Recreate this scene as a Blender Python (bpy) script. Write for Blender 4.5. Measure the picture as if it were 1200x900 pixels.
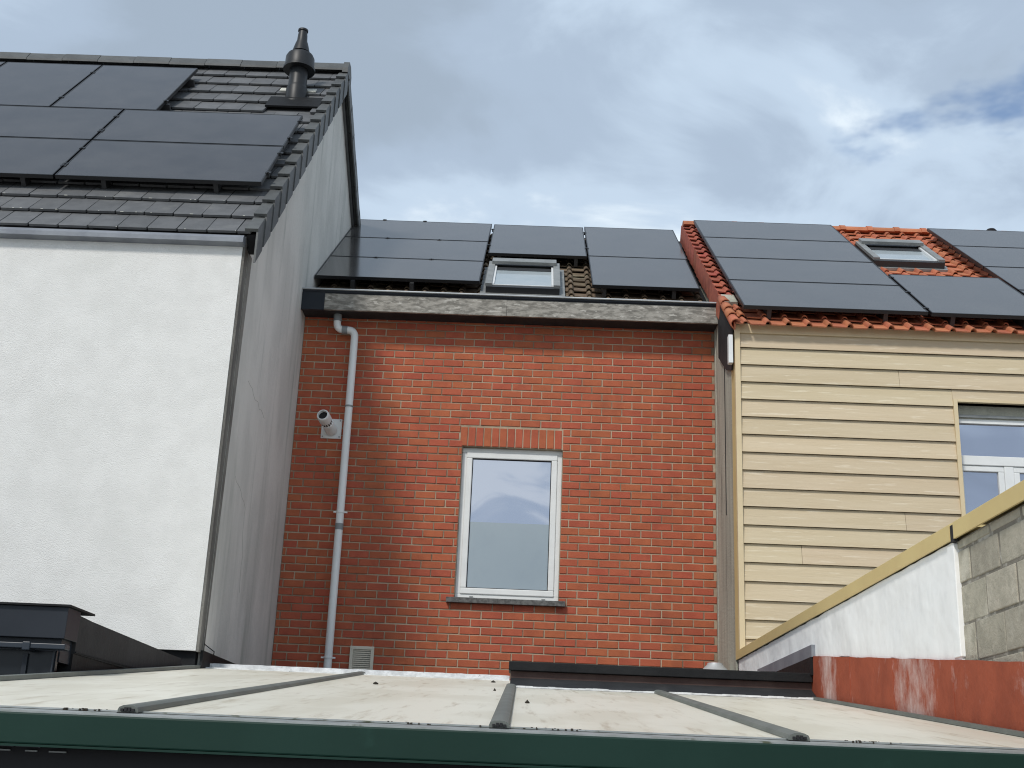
import bpy, math, random
from mathutils import Vector, Matrix, Euler
random.seed(7)
for o in list(bpy.data.objects): bpy.data.objects.remove(o)
S = bpy.context.scene
COL = S.collection
rad = math.radians

# ------------------------------------------------------------------ camera
cam_d = bpy.data.cameras.new('camera'); cam = bpy.data.objects.new('camera', cam_d); COL.objects.link(cam)
cam_d.sensor_width = 36.0; cam_d.lens = 1446.57/1200*36.0
cam_d.clip_start = .05; cam_d.clip_end = 3000
PIT, ROLL, YAW = rad(17.84617), rad(2.43726), rad(-.99)
fwd = Vector((math.sin(YAW)*math.cos(PIT), math.cos(YAW)*math.cos(PIT), math.sin(PIT)))
rgt = Vector((math.cos(YAW), -math.sin(YAW), 0)); up = rgt.cross(fwd)
r2 = rgt*math.cos(ROLL)+up*math.sin(ROLL); u2 = up*math.cos(ROLL)-rgt*math.sin(ROLL)
cam.matrix_world = Matrix(((r2.x,u2.x,-fwd.x,0),(r2.y,u2.y,-fwd.y,0),(r2.z,u2.z,-fwd.z,0),(0,0,0,1)))
S.camera = cam
S.render.resolution_x, S.render.resolution_y = 1024, 768

# ------------------------------------------------------------------ sky, sun, exposure
W = bpy.data.worlds.new('World'); S.world = W; W.use_nodes = True
nt = W.node_tree; nt.nodes.clear()
def N(t, **k):
    n = nt.nodes.new(t)
    for a, b in k.items(): setattr(n, a, b)
    return n
def LK(a, b): nt.links.new(a, b)
SUN = Vector((-.50, -1.0, 1.10)).normalized()
sky = N('ShaderNodeTexSky', sky_type='NISHITA', sun_disc=False)
sky.sun_elevation = math.asin(SUN.z); sky.sun_rotation = math.atan2(SUN.x, SUN.y) % (2*math.pi)
tc = N('ShaderNodeTexCoord')
sep = N('ShaderNodeSeparateXYZ'); LK(tc.outputs['Generated'], sep.inputs[0])
def math_n(op, a, b=None, clamp=False):
    m = N('ShaderNodeMath', operation=op); m.use_clamp = clamp
    for i, v in enumerate((a, b)):
        if v is None: continue
        if isinstance(v, (int, float)): m.inputs[i].default_value = v
        else: LK(v, m.inputs[i])
    return m.outputs[0]
zc = math_n('ADD', math_n('MAXIMUM', sep.outputs[2], 0.0), .22)
px = math_n('DIVIDE', sep.outputs[0], zc); py = math_n('DIVIDE', sep.outputs[1], zc)
cmb = N('ShaderNodeCombineXYZ'); LK(px, cmb.inputs[0]); LK(py, cmb.inputs[1]); cmb.inputs[2].default_value = 0
def sky_noise(scale, detail, rough, loc, dist=0.0):
    mp = N('ShaderNodeMapping'); mp.inputs['Location'].default_value = loc; LK(cmb.outputs[0], mp.inputs[0])
    n = N('ShaderNodeTexNoise'); n.inputs['Scale'].default_value = scale; n.inputs['Detail'].default_value = detail
    n.inputs['Roughness'].default_value = rough; n.inputs['Distortion'].default_value = dist
    LK(mp.outputs[0], n.inputs['Vector']); return n.outputs['Fac']
def ramp(fac, stops):
    r = N('ShaderNodeValToRGB'); r.color_ramp.interpolation = 'EASE'
    el = r.color_ramp.elements
    while len(el) < len(stops): el.new(.5)
    for e, (p, c) in zip(el, stops): e.position = p; e.color = (c[0], c[1], c[2], 1)
    LK(fac, r.inputs[0]); return r.outputs[0]
SKYLOC = (-3.39, 3.2, 0)
n1 = sky_noise(.95, 5, .5, SKYLOC, .35)
n2 = sky_noise(3.2, 7, .56, (-19.2, 4.63, 0), .6)
mixn = math_n('ADD', math_n('MULTIPLY', n1, .66), math_n('MULTIPLY', n2, .34))
hz = math_n('MINIMUM', math_n('SUBTRACT', 1.0, math_n('MULTIPLY', sep.outputs[2], 1.5), True), .42)     # brighter low down, as over any horizon
bri = math_n('ADD', mixn, math_n('MULTIPLY', math_n('SUBTRACT', hz, .31), .38))
cloud = ramp(bri, [(.36, (.33, .405, .50)), (.44, (.385, .475, .595)), (.51, (.505, .615, .745)), (.57, (.78, .865, .93))])
cs = N('ShaderNodeVectorMath', operation='SCALE'); LK(cloud, cs.inputs[0]); cs.inputs[3].default_value = 10.0
n3 = sky_noise(1.7, 6, .55, (5.271, -17.495, 0), .3)
cov = ramp(n3, [(.27, (.05, .05, .05)), (.35, (1, 1, 1))])
mx = N('ShaderNodeMix', data_type='RGBA'); ss = N('ShaderNodeVectorMath', operation='SCALE'); LK(sky.outputs[0], ss.inputs[0]); ss.inputs[3].default_value = 1.4
LK(cov, mx.inputs[0]); LK(ss.outputs[0], mx.inputs[6]); LK(cs.outputs[0], mx.inputs[7])
bg = N('ShaderNodeBackground'); bg.inputs[1].default_value = .10; LK(mx.outputs[2], bg.inputs[0])
wo = N('ShaderNodeOutputWorld'); LK(bg.outputs[0], wo.inputs[0])

sd = bpy.data.lights.new('sun', 'SUN'); sd.energy = 2.0; sd.angle = rad(9); sd.color = (1, .955, .89)
so = bpy.data.objects.new('sun', sd); COL.objects.link(so); so.location = (-8, -14, 18)
so.rotation_euler = (-SUN).to_track_quat('-Z', 'Y').to_euler()
V = S.view_settings; V.view_transform = 'Standard'; V.look = 'None'; V.exposure = .2; V.gamma = 1; V.use_curve_mapping = False
S.render.engine = 'CYCLES'; S.cycles.filter_width = 1.1

# ------------------------------------------------------------------ materials
MATS = {}
def M(name, c1, c2=None, scale=3.0, rough=.7, bump=0.0, bscale=60.0, spec=.5, metal=0.0, st=(1,1,1), rnd=0.0, lo=.35, hi=.65, bst=None, c3=None, s3=1.0, t3=(.62,.72), st3=(1,1,1), trans=0.0, ior=1.5, det=6, bdet=8):
    m = bpy.data.materials.new(name); m.use_nodes = True; t = m.node_tree; b = t.nodes['Principled BSDF']
    b.inputs['Roughness'].default_value = rough; b.inputs['Specular IOR Level'].default_value = spec
    b.inputs['Metallic'].default_value = metal; b.inputs['IOR'].default_value = ior
    def nn(ty): return t.nodes.new(ty)
    geo = nn('ShaderNodeNewGeometry')
    def noise(sc, stv, detail=det, ro=.6):
        mp = nn('ShaderNodeMapping'); mp.inputs['Scale'].default_value = stv; t.links.new(geo.outputs['Position'], mp.inputs[0])
        n = nn('ShaderNodeTexNoise'); n.inputs['Scale'].default_value = sc; n.inputs['Detail'].default_value = detail; n.inputs['Roughness'].default_value = ro
        t.links.new(mp.outputs[0], n.inputs['Vector']); return n.outputs['Fac']
    def rmp(f, a, bb):
        r = nn('ShaderNodeMapRange'); r.inputs[1].default_value = a; r.inputs[2].default_value = bb; r.interpolation_type = 'SMOOTHSTEP'
        t.links.new(f, r.inputs[0]); return r.outputs[0]
    def mix(f, A, B):
        x = nn('ShaderNodeMix'); x.data_type = 'RGBA'
        if isinstance(f, float): x.inputs[0].default_value = f
        else: t.links.new(f, x.inputs[0])
        for i, v in ((6, A), (7, B)):
            if isinstance(v, tuple): x.inputs[i].default_value = (*v, 1)
            else: t.links.new(v, x.inputs[i])
        return x.outputs[2]
    col = tuple(c1)
    if c2: col = mix(rmp(noise(scale, st), lo, hi), tuple(c1), tuple(c2))
    if c3: col = mix(rmp(noise(s3, st3), *t3), col, tuple(c3))
    if rnd:
        oi = nn('ShaderNodeObjectInfo'); ad = nn('ShaderNodeMath'); ad.operation = 'ADD'
        t.links.new(oi.outputs['Random'], ad.inputs[0]); t.links.new(geo.outputs['Random Per Island'], ad.inputs[1])
        fr = nn('ShaderNodeMath'); fr.operation = 'FRACT'; t.links.new(ad.outputs[0], fr.inputs[0])
        mr = nn('ShaderNodeMapRange'); mr.inputs[3].default_value = 1-rnd; mr.inputs[4].default_value = 1+rnd; t.links.new(fr.outputs[0], mr.inputs[0])
        h = nn('ShaderNodeHueSaturation'); t.links.new(mr.outputs[0], h.inputs['Value'])
        m2 = nn('ShaderNodeMath'); m2.operation = 'MULTIPLY_ADD'; m2.inputs[1].default_value = .012; m2.inputs[2].default_value = .494
        f2 = nn('ShaderNodeMath'); f2.operation = 'FRACT'; mm = nn('ShaderNodeMath'); mm.operation = 'MULTIPLY'; mm.inputs[1].default_value = 7.31
        t.links.new(fr.outputs[0], mm.inputs[0]); t.links.new(mm.outputs[0], f2.inputs[0]); t.links.new(f2.outputs[0], m2.inputs[0]); t.links.new(m2.outputs[0], h.inputs['Hue'])
        if isinstance(col, tuple): h.inputs['Color'].default_value = (*col, 1)
        else: t.links.new(col, h.inputs['Color'])
        col = h.outputs[0]
    if isinstance(col, tuple): b.inputs['Base Color'].default_value = (*col, 1)
    else: t.links.new(col, b.inputs['Base Color'])
    if bump:
        bp = nn('ShaderNodeBump'); bp.inputs['Strength'].default_value = 1.0; bp.inputs['Distance'].default_value = bump
        t.links.new(noise(bscale, bst or (1,1,1), bdet, .65 if bdet > 3 else .45), bp.inputs['Height']); t.links.new(bp.outputs[0], b.inputs['Normal'])
    if trans: b.inputs['Transmission Weight'].default_value = trans
    MATS[name] = m; return m

M('ground', (.22,.21,.2), (.3,.29,.27), 2.0, .9, .004, 60)
M('brick', (.43,.108,.05), (.375,.09,.042), 9.0, .85, .003, 90, rnd=.055, c3=(.31,.078,.04), s3=2.6, t3=(.55,.78))
M('mortar', (.47,.375,.27), (.385,.30,.21), 5.0, .95, .003, 120, lo=.4, hi=.6, c3=(.26,.195,.135), s3=1.6, t3=(.45,.62))
M('crack', (.36,.355,.33), None, rough=.9)
M('render_white', (.815,.81,.785), (.765,.76,.735), 5.0, .95, .007, 105, c3=(.72,.72,.69), s3=.9, t3=(.5,.8))
M('cement', (.67,.66,.62), (.575,.57,.535), 1.6, .9, .005, 22, st=(1,1.2,.6), lo=.38, hi=.62, c3=(.40,.415,.38), s3=1.7, t3=(.50,.76), st3=(1,2.4,.22))
M('cement_edge', (.23,.222,.20), (.12,.115,.105), 6.0, .95, .01, 50, st=(1,1,.3))
M('cement_strip', (.47,.465,.385), (.36,.355,.295), 4.0, .9, .008, 40, st=(1,2.5,.3), c3=(.24,.235,.2), s3=3.0, t3=(.57,.72), st3=(1,3,.4))
M('slate_tile', (.135,.138,.142), (.108,.111,.115), 7.0, .6, .002, 70, rnd=.12, spec=.4, c3=(.165,.166,.162), s3=3.0, t3=(.55,.75))
M('slate_verge', (.10,.105,.104), (.075,.079,.079), 6.0, .6, .002, 70, rnd=.12)
M('lead', (.26,.28,.31), (.19,.205,.235), 3.0, .55, .002, 30, metal=.2)
M('lichen', (.62,.62,.56), (.5,.5,.45), 30, .9)
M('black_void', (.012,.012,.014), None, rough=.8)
M('black_membrane', (.010,.0105,.0115), (.016,.0165,.0175), 5.0, .6, .003, 30, spec=.2)
M('grey_membrane', (.027,.028,.030), (.040,.041,.043), 4.0, .65, .004, 25, spec=.2, c3=(.06,.06,.06), s3=3, t3=(.6,.8))
M('navy_cladding', (.010,.0145,.022), (.015,.0195,.028), 2.5, .45, .0006, 8, spec=.35)
M('navy_rail', (.022,.03,.042), None, rough=.4, spec=.4)
M('clay_new', (.50,.175,.085), (.42,.135,.068), 8.0, .8, .002, 70, rnd=.12, c3=(.32,.12,.075), s3=5, t3=(.6,.8))
M('clay_old', (.40,.105,.062), (.31,.078,.05), 9.0, .85, .003, 60, rnd=.16, c3=(.19,.08,.06), s3=6, t3=(.6,.78))
M('clay_brown', (.16,.115,.072), (.115,.082,.055), 9.0, .95, .004, 60, rnd=.25, c3=(.25,.215,.15), s3=8, t3=(.55,.7))
M('pv_frame', (.012,.012,.013), None, rough=.38, spec=.6)
M('rail_alu', (.06,.06,.062), None, rough=.45, metal=.4)
M('clamp', (.3,.3,.31), None, rough=.4, metal=.8)
M('skylight_frame', (.30,.31,.305), (.23,.24,.235), 8.0, .5, metal=.2)
M('skylight_dark', (.03,.031,.033), None, rough=.5)
M('skylight_white', (.7,.71,.71), None, rough=.4)
M('skylight_glass', (.42,.47,.49), (.36,.42,.45), 3.0, .08, spec=1.0, ior=1.6)
M('pvc_white', (.78,.79,.78), (.72,.73,.72), 4.0, .4)
M('pvc_grey', (.84,.85,.84), (.77,.78,.77), 5.0, .45, st=(1,1,.3))
M('pvc_grey_dark', (.24,.255,.26), None, rough=.5)
M('bluestone', (.15,.15,.145), (.07,.07,.068), 30.0, .8, .003, 90)
M('fascia', (.35,.33,.295), (.18,.17,.15), 18.0, .95, .006, 50, st=(.5,1,1.5), lo=.38, hi=.62, c3=(.47,.45,.41), s3=26, t3=(.55,.66), st3=(.45,1,1.4))
M('zinc', (.5,.52,.53), (.42,.44,.46), 6.0, .55, metal=.3)
M('siding', (.61,.505,.35), (.57,.465,.31), 5.0, .75, .003, 30, st=(.25,1,4), bst=(.22,1,2.2), rnd=.05, lo=.3, hi=.7, c3=(.68,.585,.43), s3=17, t3=(.57,.65), st3=(.16,1,2.4))
M('tan_metal', (.68,.54,.255), (.64,.50,.235), 3.0, .5, spec=.3)
M('tan_trim', (.69,.565,.36), (.65,.525,.33), 3.0, .55)
M('plaster_white', (.92,.92,.905), (.865,.87,.86), 3.0, .8, .035, 3.2, bdet=3, c3=(.76,.765,.76), s3=5, t3=(.58,.80), lo=.4, hi=.7)
M('block', (.44,.405,.325), (.345,.32,.255), 14.0, .95, .008, 60, rnd=.12, c3=(.52,.485,.40), s3=5, t3=(.55,.7))
M('block_mortar', (.22,.20,.165), (.46,.435,.38), 7.0, .95, .012, 40, lo=.48, hi=.62)
M('sheet', (.77,.74,.635), (.69,.655,.545), 2.4, .42, .0, spec=.35, st=(1,.45,1), lo=.42, hi=.60, c3=(.42,.355,.255), s3=7.0, t3=(.53,.82), st3=(2.8,.26,1))
M('glazing_bar', (.165,.178,.162), (.125,.136,.124), 4.0, .55, spec=.4)
M('alu_strip', (.36,.38,.38), (.27,.29,.28), 12.0, .5, metal=.2, c3=(.1,.11,.07), s3=9, t3=(.6,.7))
M('beam_green', (.0055,.028,.020), (.0075,.033,.024), 2.2, .55, .0006, 14, spec=.25, c3=(.012,.045,.034), s3=5, t3=(.62,.8))
M('brown_membrane', (.075,.046,.041), (.10,.066,.058), 5.0, .65, .003, 20, spec=.2, c3=(.14,.105,.095), s3=4, t3=(.62,.8))
M('flash_white', (.74,.75,.76), (.55,.56,.57), 14.0, .6, .01, 25, c3=(.35,.35,.34), s3=18, t3=(.63,.7))
M('debris', (.035,.028,.02), None, rough=.9)
M('dark_glass', (.010,.013,.017), None, rough=.25, spec=.3)
M('cream_plastic', (.70,.65,.54), (.63,.58,.48), 10, .6)
M('vent_slat', (.62,.57,.47), None, rough=.6)
M('flue_black', (.012,.013,.015), (.02,.021,.023), 5.0, .45, spec=.4)
M('frosted', (.19,.235,.245), (.165,.21,.225), 1.6, .10, spec=1.0, ior=2.2)

# solar glass: near-black cells under glass, a faint printed half-cell line
def pv_mat(nm, ior, rg, cell):
    m = bpy.data.materials.new(nm); m.use_nodes = True; t = m.node_tree; b = t.nodes['Principled BSDF']
    tcn = t.nodes.new('ShaderNodeTexCoord'); bt = t.nodes.new('ShaderNodeTexBrick'); bt.offset = 0
    bt.inputs['Scale'].default_value = 1; bt.inputs['Brick Width'].default_value = .166; bt.inputs['Row Height'].default_value = .083
    bt.inputs['Mortar Size'].default_value = .0012; bt.inputs['Color1'].default_value = (*cell,1); bt.inputs['Color2'].default_value = (*[q*1.05 for q in cell],1); bt.inputs['Mortar'].default_value = (*[q*.8 for q in cell],1)
    t.links.new(tcn.outputs['Object'], bt.inputs['Vector']); dn = t.nodes.new('ShaderNodeTexNoise'); dn.inputs['Scale'].default_value = 2.2; dn.inputs['Detail'].default_value = 8; dn.inputs['Roughness'].default_value = .65
    dr = t.nodes.new('ShaderNodeMapRange'); dr.inputs[1].default_value = .35; dr.inputs[2].default_value = .8; dr.inputs[4].default_value = .22; t.links.new(dn.outputs['Fac'], dr.inputs[0])
    gp_ = t.nodes.new('ShaderNodeNewGeometry'); t.links.new(gp_.outputs['Position'], dn.inputs['Vector'])
    dm = t.nodes.new('ShaderNodeMix'); dm.data_type = 'RGBA'; t.links.new(dr.outputs[0], dm.inputs[0]); t.links.new(bt.outputs['Color'], dm.inputs[6]); dm.inputs[7].default_value = (.17,.16,.15,1)
    t.links.new(dm.outputs[2], b.inputs['Base Color'])
    b.inputs['Roughness'].default_value = .13; b.inputs['IOR'].default_value = ior; b.inputs['Specular IOR Level'].default_value = .5
    geo = t.nodes.new('ShaderNodeNewGeometry'); n = t.nodes.new('ShaderNodeTexNoise'); n.inputs['Scale'].default_value = 1.1
    t.links.new(geo.outputs['Position'], n.inputs['Vector']); mr = t.nodes.new('ShaderNodeMapRange'); mr.inputs[3].default_value = rg; mr.inputs[4].default_value = rg+.1
    t.links.new(n.outputs['Fac'], mr.inputs[0]); t.links.new(mr.outputs[0], b.inputs['Roughness'])
    MATS[nm] = m
pv_mat('pv_glass', 2.3, .10, (.066,.063,.061)); pv_mat('pv_glass_dark', 1.8, .12, (.024,.021,.022))
# coated window glazing: dark room behind a partly mirroring pane
def window_glass():
    m = bpy.data.materials.new('window_glass'); m.use_nodes = True; t = m.node_tree; b = t.nodes['Principled BSDF']
    b.inputs['Base Color'].default_value = (.05,.055,.07,1); b.inputs['Roughness'].default_value = .03
    g = t.nodes.new('ShaderNodeBsdfGlossy'); g.inputs['Color'].default_value = (.88,.90,1.0,1); g.inputs['Roughness'].default_value = .015
    gm_ = t.nodes.new('ShaderNodeNewGeometry'); wn_ = t.nodes.new('ShaderNodeTexNoise'); wn_.inputs['Scale'].default_value = 1.3; wn_.inputs['Detail'].default_value = 0
    bp_ = t.nodes.new('ShaderNodeBump'); bp_.inputs['Strength'].default_value = 1; bp_.inputs['Distance'].default_value = .014
    t.links.new(gm_.outputs['Position'], wn_.inputs['Vector']); t.links.new(wn_.outputs['Fac'], bp_.inputs['Height']); t.links.new(bp_.outputs[0], g.inputs['Normal'])
    x = t.nodes.new('ShaderNodeMixShader'); x.inputs[0].default_value = .55
    t.links.new(b.outputs[0], x.inputs[1]); t.links.new(g.outputs[0], x.inputs[2]); t.links.new(x.outputs[0], t.nodes['Material Output'].inputs[0])
    MATS['window_glass'] = m
window_glass()
# red bitumen upstand with two pale whitewash runs
def red_mat():
    m = M('red_membrane', (.36,.088,.045), (.29,.070,.037), 5.0, .75, .006, 14, spec=.2)
    t = m.node_tree; b = t.nodes['Principled BSDF']; src = b.inputs['Base Color'].links[0].from_socket
    geo = t.nodes.new('ShaderNodeNewGeometry'); sp = t.nodes.new('ShaderNodeSeparateXYZ'); t.links.new(geo.outputs['Position'], sp.inputs[0])
    mp = t.nodes.new('ShaderNodeMapping'); mp.inputs['Scale'].default_value = (1, 3.4, 2.0); t.links.new(geo.outputs['Position'], mp.inputs[0])
    n = t.nodes.new('ShaderNodeTexNoise'); n.inputs['Scale'].default_value = 1.6; n.inputs['Detail'].default_value = 12; n.inputs['Roughness'].default_value = .72; t.links.new(mp.outputs[0], n.inputs['Vector'])
    def MN(op, a, bb=None, c=False):
        q = t.nodes.new('ShaderNodeMath'); q.operation = op; q.use_clamp = c
        for i, v in enumerate((a, bb)):
            if v is None: continue
            if isinstance(v, float): q.inputs[i].default_value = v
            else: t.links.new(v, q.inputs[i])
        return q.outputs[0]
    tot = None
    for y0, w, amp in ((7.42, .23, 1.15), (5.82, .36, 1.1), (6.9, .05, .25)):
        d = MN('DIVIDE', MN('ABSOLUTE', MN('SUBTRACT', sp.outputs[1], y0)), w)
        g = MN('MULTIPLY', MN('SUBTRACT', 1.15, d, True), amp)
        tot = g if tot is None else MN('ADD', tot, g)
    f = MN('MULTIPLY', MN('SUBTRACT', MN('ADD', MN('SUBTRACT', MN('MULTIPLY', n.outputs['Fac'], 2.2), .6), MN('MULTIPLY', tot, .42)), .68, True), 1.9, True)
    f = MN('MULTIPLY', f, .85)
    x = t.nodes.new('ShaderNodeMix'); x.data_type = 'RGBA'; t.links.new(f, x.inputs[0]); t.links.new(src, x.inputs[6]); x.inputs[7].default_value = (.66,.52,.48,1)
    t.links.new(x.outputs[2], b.inputs['Base Color'])
red_mat()

# ------------------------------------------------------------------ mesh helpers
class MB:
    def __init__(s): s.v = []; s.f = []
    def add(s, vs, fs):
        k = len(s.v); s.v += [tuple(p) for p in vs]; s.f += [tuple(i+k for i in f) for f in fs]; return s
    def box(s, x0, x1, y0, y1, z0, z1):
        return s.add([(x0,y0,z0),(x1,y0,z0),(x1,y1,z0),(x0,y1,z0),(x0,y0,z1),(x1,y0,z1),(x1,y1,z1),(x0,y1,z1)],
                     [(0,3,2,1),(4,5,6,7),(0,1,5,4),(1,2,6,5),(2,3,7,6),(3,0,4,7)])
    def prism_x(s, pts, x0, x1):            # polygon in (y,z), extruded along x
        n = len(pts); vs = [(x0,y,z) for y,z in pts]+[(x1,y,z) for y,z in pts]
        a = sum(pts[i][0]*pts[(i+1)%n][1]-pts[(i+1)%n][0]*pts[i][1] for i in range(n))
        fs = [tuple(range(n-1,-1,-1)), tuple(range(n,2*n))]+[(i,(i+1)%n,n+(i+1)%n,n+i) for i in range(n)]
        if a < 0: fs = [f[::-1] for f in fs]
        return s.add(vs, fs)
    def prism_y(s, pts, y0, y1):            # polygon in (x,z), extruded along y
        n = len(pts); vs = [(x,y0,z) for x,z in pts]+[(x,y1,z) for x,z in pts]
        a = sum(pts[i][0]*pts[(i+1)%n][1]-pts[(i+1)%n][0]*pts[i][1] for i in range(n))
        fs = [tuple(range(n)), tuple(range(2*n-1,n-1,-1))]+[((i+1)%n,i,n+i,n+(i+1)%n) for i in range(n)]
        if a < 0: fs = [f[::-1] for f in fs]
        return s.add(vs, fs)
    def lathe(s, prof, c, n=20, mat=None):  # profile (r,z) about a vertical axis at c
        vs = []; fs = []
        for r, z in prof:
            for i in range(n):
                a = 2*math.pi*i/n; p = Vector((r*math.cos(a), r*math.sin(a), z))
                if mat: p = mat @ p
                vs.append((p.x+c[0], p.y+c[1], p.z+c[2]))
        m = len(prof)
        for j in range(m-1):
            for i in range(n): fs.append((j*n+i, j*n+(i+1)%n, (j+1)*n+(i+1)%n, (j+1)*n+i))
        fs.append(tuple(range(n-1,-1,-1))); fs.append(tuple(range((m-1)*n, m*n)))
        return s.add(vs, fs)
    def tube(s, path, r, n=14):
        P = [Vector(p) for p in path]; vs = []; fs = []; ref = None
        for i, p in enumerate(P):
            d = (P[min(i+1,len(P)-1)]-P[max(i-1,0)]).normalized()
            if ref is None: ref = Vector((0,1,0)) if abs(d.y) < .9 else Vector((1,0,0))
            a = d.cross(ref).normalized(); b = d.cross(a).normalized()
            for k in range(n):
                t = 2*math.pi*k/n; q = p+a*r*math.cos(t)+b*r*math.sin(t); vs.append(q)
        for j in range(len(P)-1):
            for k in range(n): fs.append((j*n+k,(j+1)*n+k,(j+1)*n+(k+1)%n,j*n+(k+1)%n))
        fs.append(tuple(range(n))); fs.append(tuple(range(len(P)*n-1,(len(P)-1)*n-1,-1)))
        return s.add(vs, fs)
    def ring(s, x0, x1, y0, y1, z0, z1, w, axis='y', wb=None):   # rectangular frame; axis y: opening seen along y
        wb = w if wb is None else wb
        if axis == 'y':
            s.box(x0,x1,y0,y1,z1-w,z1); s.box(x0,x1,y0,y1,z0,z0+wb); s.box(x0,x0+w,y0,y1,z0+wb,z1-w); s.box(x1-w,x1,y0,y1,z0+wb,z1-w)
        else:
            s.box(x0,x1,y1-w,y1,z0,z1); s.box(x0,x1,y0,y0+wb,z0,z1); s.box(x0,x0+w,y0+wb,y1-w,z0,z1); s.box(x1-w,x1,y0+wb,y1-w,z0,z1)
        return s
    def mesh(s, name, mat, smooth=False):
        me = bpy.data.meshes.new(name); me.from_pydata(s.v, [], s.f); me.update()
        if mat: me.materials.append(MATS[mat])
        if smooth:
            for p in me.polygons: p.use_smooth = True
            try: me.set_sharp_from_angle(angle=rad(40))
            except Exception: pass
        return me
    def build(s, name, mat, parent=None, smooth=False, bevel=0):
        o = bpy.data.objects.new(name, s.mesh(name, mat, smooth)); COL.objects.link(o)
        if parent: adopt(o, parent)
        if bevel:
            b = o.modifiers.new('bevel', 'BEVEL'); b.width = bevel; b.segments = 2; b.limit_method = 'ANGLE'
        return o
def wloc(o):
    v = Matrix.Identity(4); p = o
    ch = []
    while p: ch.append(p); p = p.parent
    for q in reversed(ch):
        if q.parent: v = v @ q.matrix_parent_inverse
        v = v @ q.matrix_basis
    return v
def adopt(o, parent):
    o.parent = parent; o.matrix_parent_inverse = wloc(parent).inverted()
def tag(o, label=None, cat=None, group=None, kind=None):
    if label: o['label'] = label
    if cat: o['category'] = cat
    if group: o['group'] = group
    if kind: o['kind'] = kind
    return o
def empty(name, loc, label, cat, group=None):
    o = bpy.data.objects.new(name, None); COL.objects.link(o); o.location = loc; o.empty_display_size = .2
    return tag(o, label, cat, group)
def inst(name, me, parent, loc, rot=(0,0,0), scale=None):
    o = bpy.data.objects.new(name, me); COL.objects.link(o); o.location = loc; o.rotation_euler = rot
    if scale: o.scale = scale
    if parent: adopt(o, parent)
    return o

class Roof:                                  # sloping plane: u up the slope, h off the surface
    def __init__(s, Y0, Z0, slope):
        s.a = math.atan(slope); s.c = math.cos(s.a); s.s = math.sin(s.a); s.Y0 = Y0; s.Z0 = Z0
    def p(s, x, u, h=0): return (x, s.Y0+u*s.c-h*s.s, s.Z0+u*s.s+h*s.c)
    def m(s, x, u, h=0): return Matrix.Translation(s.p(x,u,h)) @ Matrix.Rotation(s.a, 4, 'X')
    def slab(s, mb, x0, x1, u0, u1, h0, h1):
        c = [s.p(x,u,h) for h in (h0,h1) for (x,u) in ((x0,u0),(x1,u0),(x1,u1),(x0,u1))]
        return mb.add(c, [(0,3,2,1),(4,5,6,7),(0,1,5,4),(1,2,6,5),(2,3,7,6),(3,0,4,7)])
    def rot(s, dz=0): return (s.a, 0, dz)

# ------------------------------------------------------------------ ground
g = MB().add([(-600,-600,-2.6),(600,-600,-2.6),(600,900,-2.6),(-600,900,-2.6)], [(0,1,2,3)]).build('ground', 'ground')
tag(g, kind='structure', label='paved ground of the back yards')

XL, XR, YB, YW, YS = -2.33, 1.8185, 11.70, 9.04, 10.52

# ================================================================== left white house
wh = empty('white_house', (-4.8, 12, -2.6), 'white rendered house with dark tiled steep roof and grey side wall on the left', 'house')
MB().box(-7.6, -2.352, YW, YW+.12, .806, 3.98).build('facade_wall', 'render_white', wh)
MB().box(-2.3515, -2.331, YW+.006, YW+.1205, .80, 3.99).build('insulation_edge', 'cement_edge', wh)
MB().box(-7.6, -2.36, YW+.05, YW+.125, -2.6, .8055).build('base_wall', 'black_membrane', wh)
LR = Roof(9.02, 4.055, 1.06)
RU = 4.95                                    # ridge
def back_z(y): return LR.p(0,RU)[2]-(y-LR.p(0,RU)[1])*.635
pr = LR.p(0, RU)
sw = MB().prism_x([(YW+.121,-2.6),(YW+.121,4.06-.06),(pr[1],pr[2]-.10),(17.5,back_z(17.5)-.12),(17.5,-2.6)], -2.62, XL)
sw.build('side_wall', 'cement', wh)
MB().prism_x([(YW+.1215,.816),(YW+.15,.816),(YW+.24,3.98),(YW+.1215,3.98)], XL+.0005, XL+.003).build('corner_stain', 'cement_edge', wh)
MB().prism_x([(17.5,-2.6),(17.5,back_z(17.5)-.12),(17.3,back_z(17.3)-.12),(17.3,-2.6)], -7.6, -2.62).build('back_wall', 'cement', wh)
MB().box(XL+.001, XL+.02, YW+.06, 10.7, -2.6, .815).build('base_membrane', 'black_membrane', wh)
MB().prism_x([(8.96,3.985),(9.045,3.975),(9.06,4.045),(8.98,4.05),(8.957,4.02)], -7.6, -2.335).build('eave_flashing', 'lead', wh)
lroof = MB(); LR.slab(lroof, -7.6, -2.33, .0, RU-.01, -.09, -.004)
lroof.prism_x([(pr[1]+.001,pr[2]-.1),(pr[1]+.001,pr[2]-.005),(17.7,back_z(17.7)),(17.7,back_z(17.7)-.1)], -7.6, -2.30)
lro = lroof.build('roof', 'slate_tile', wh)
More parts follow.
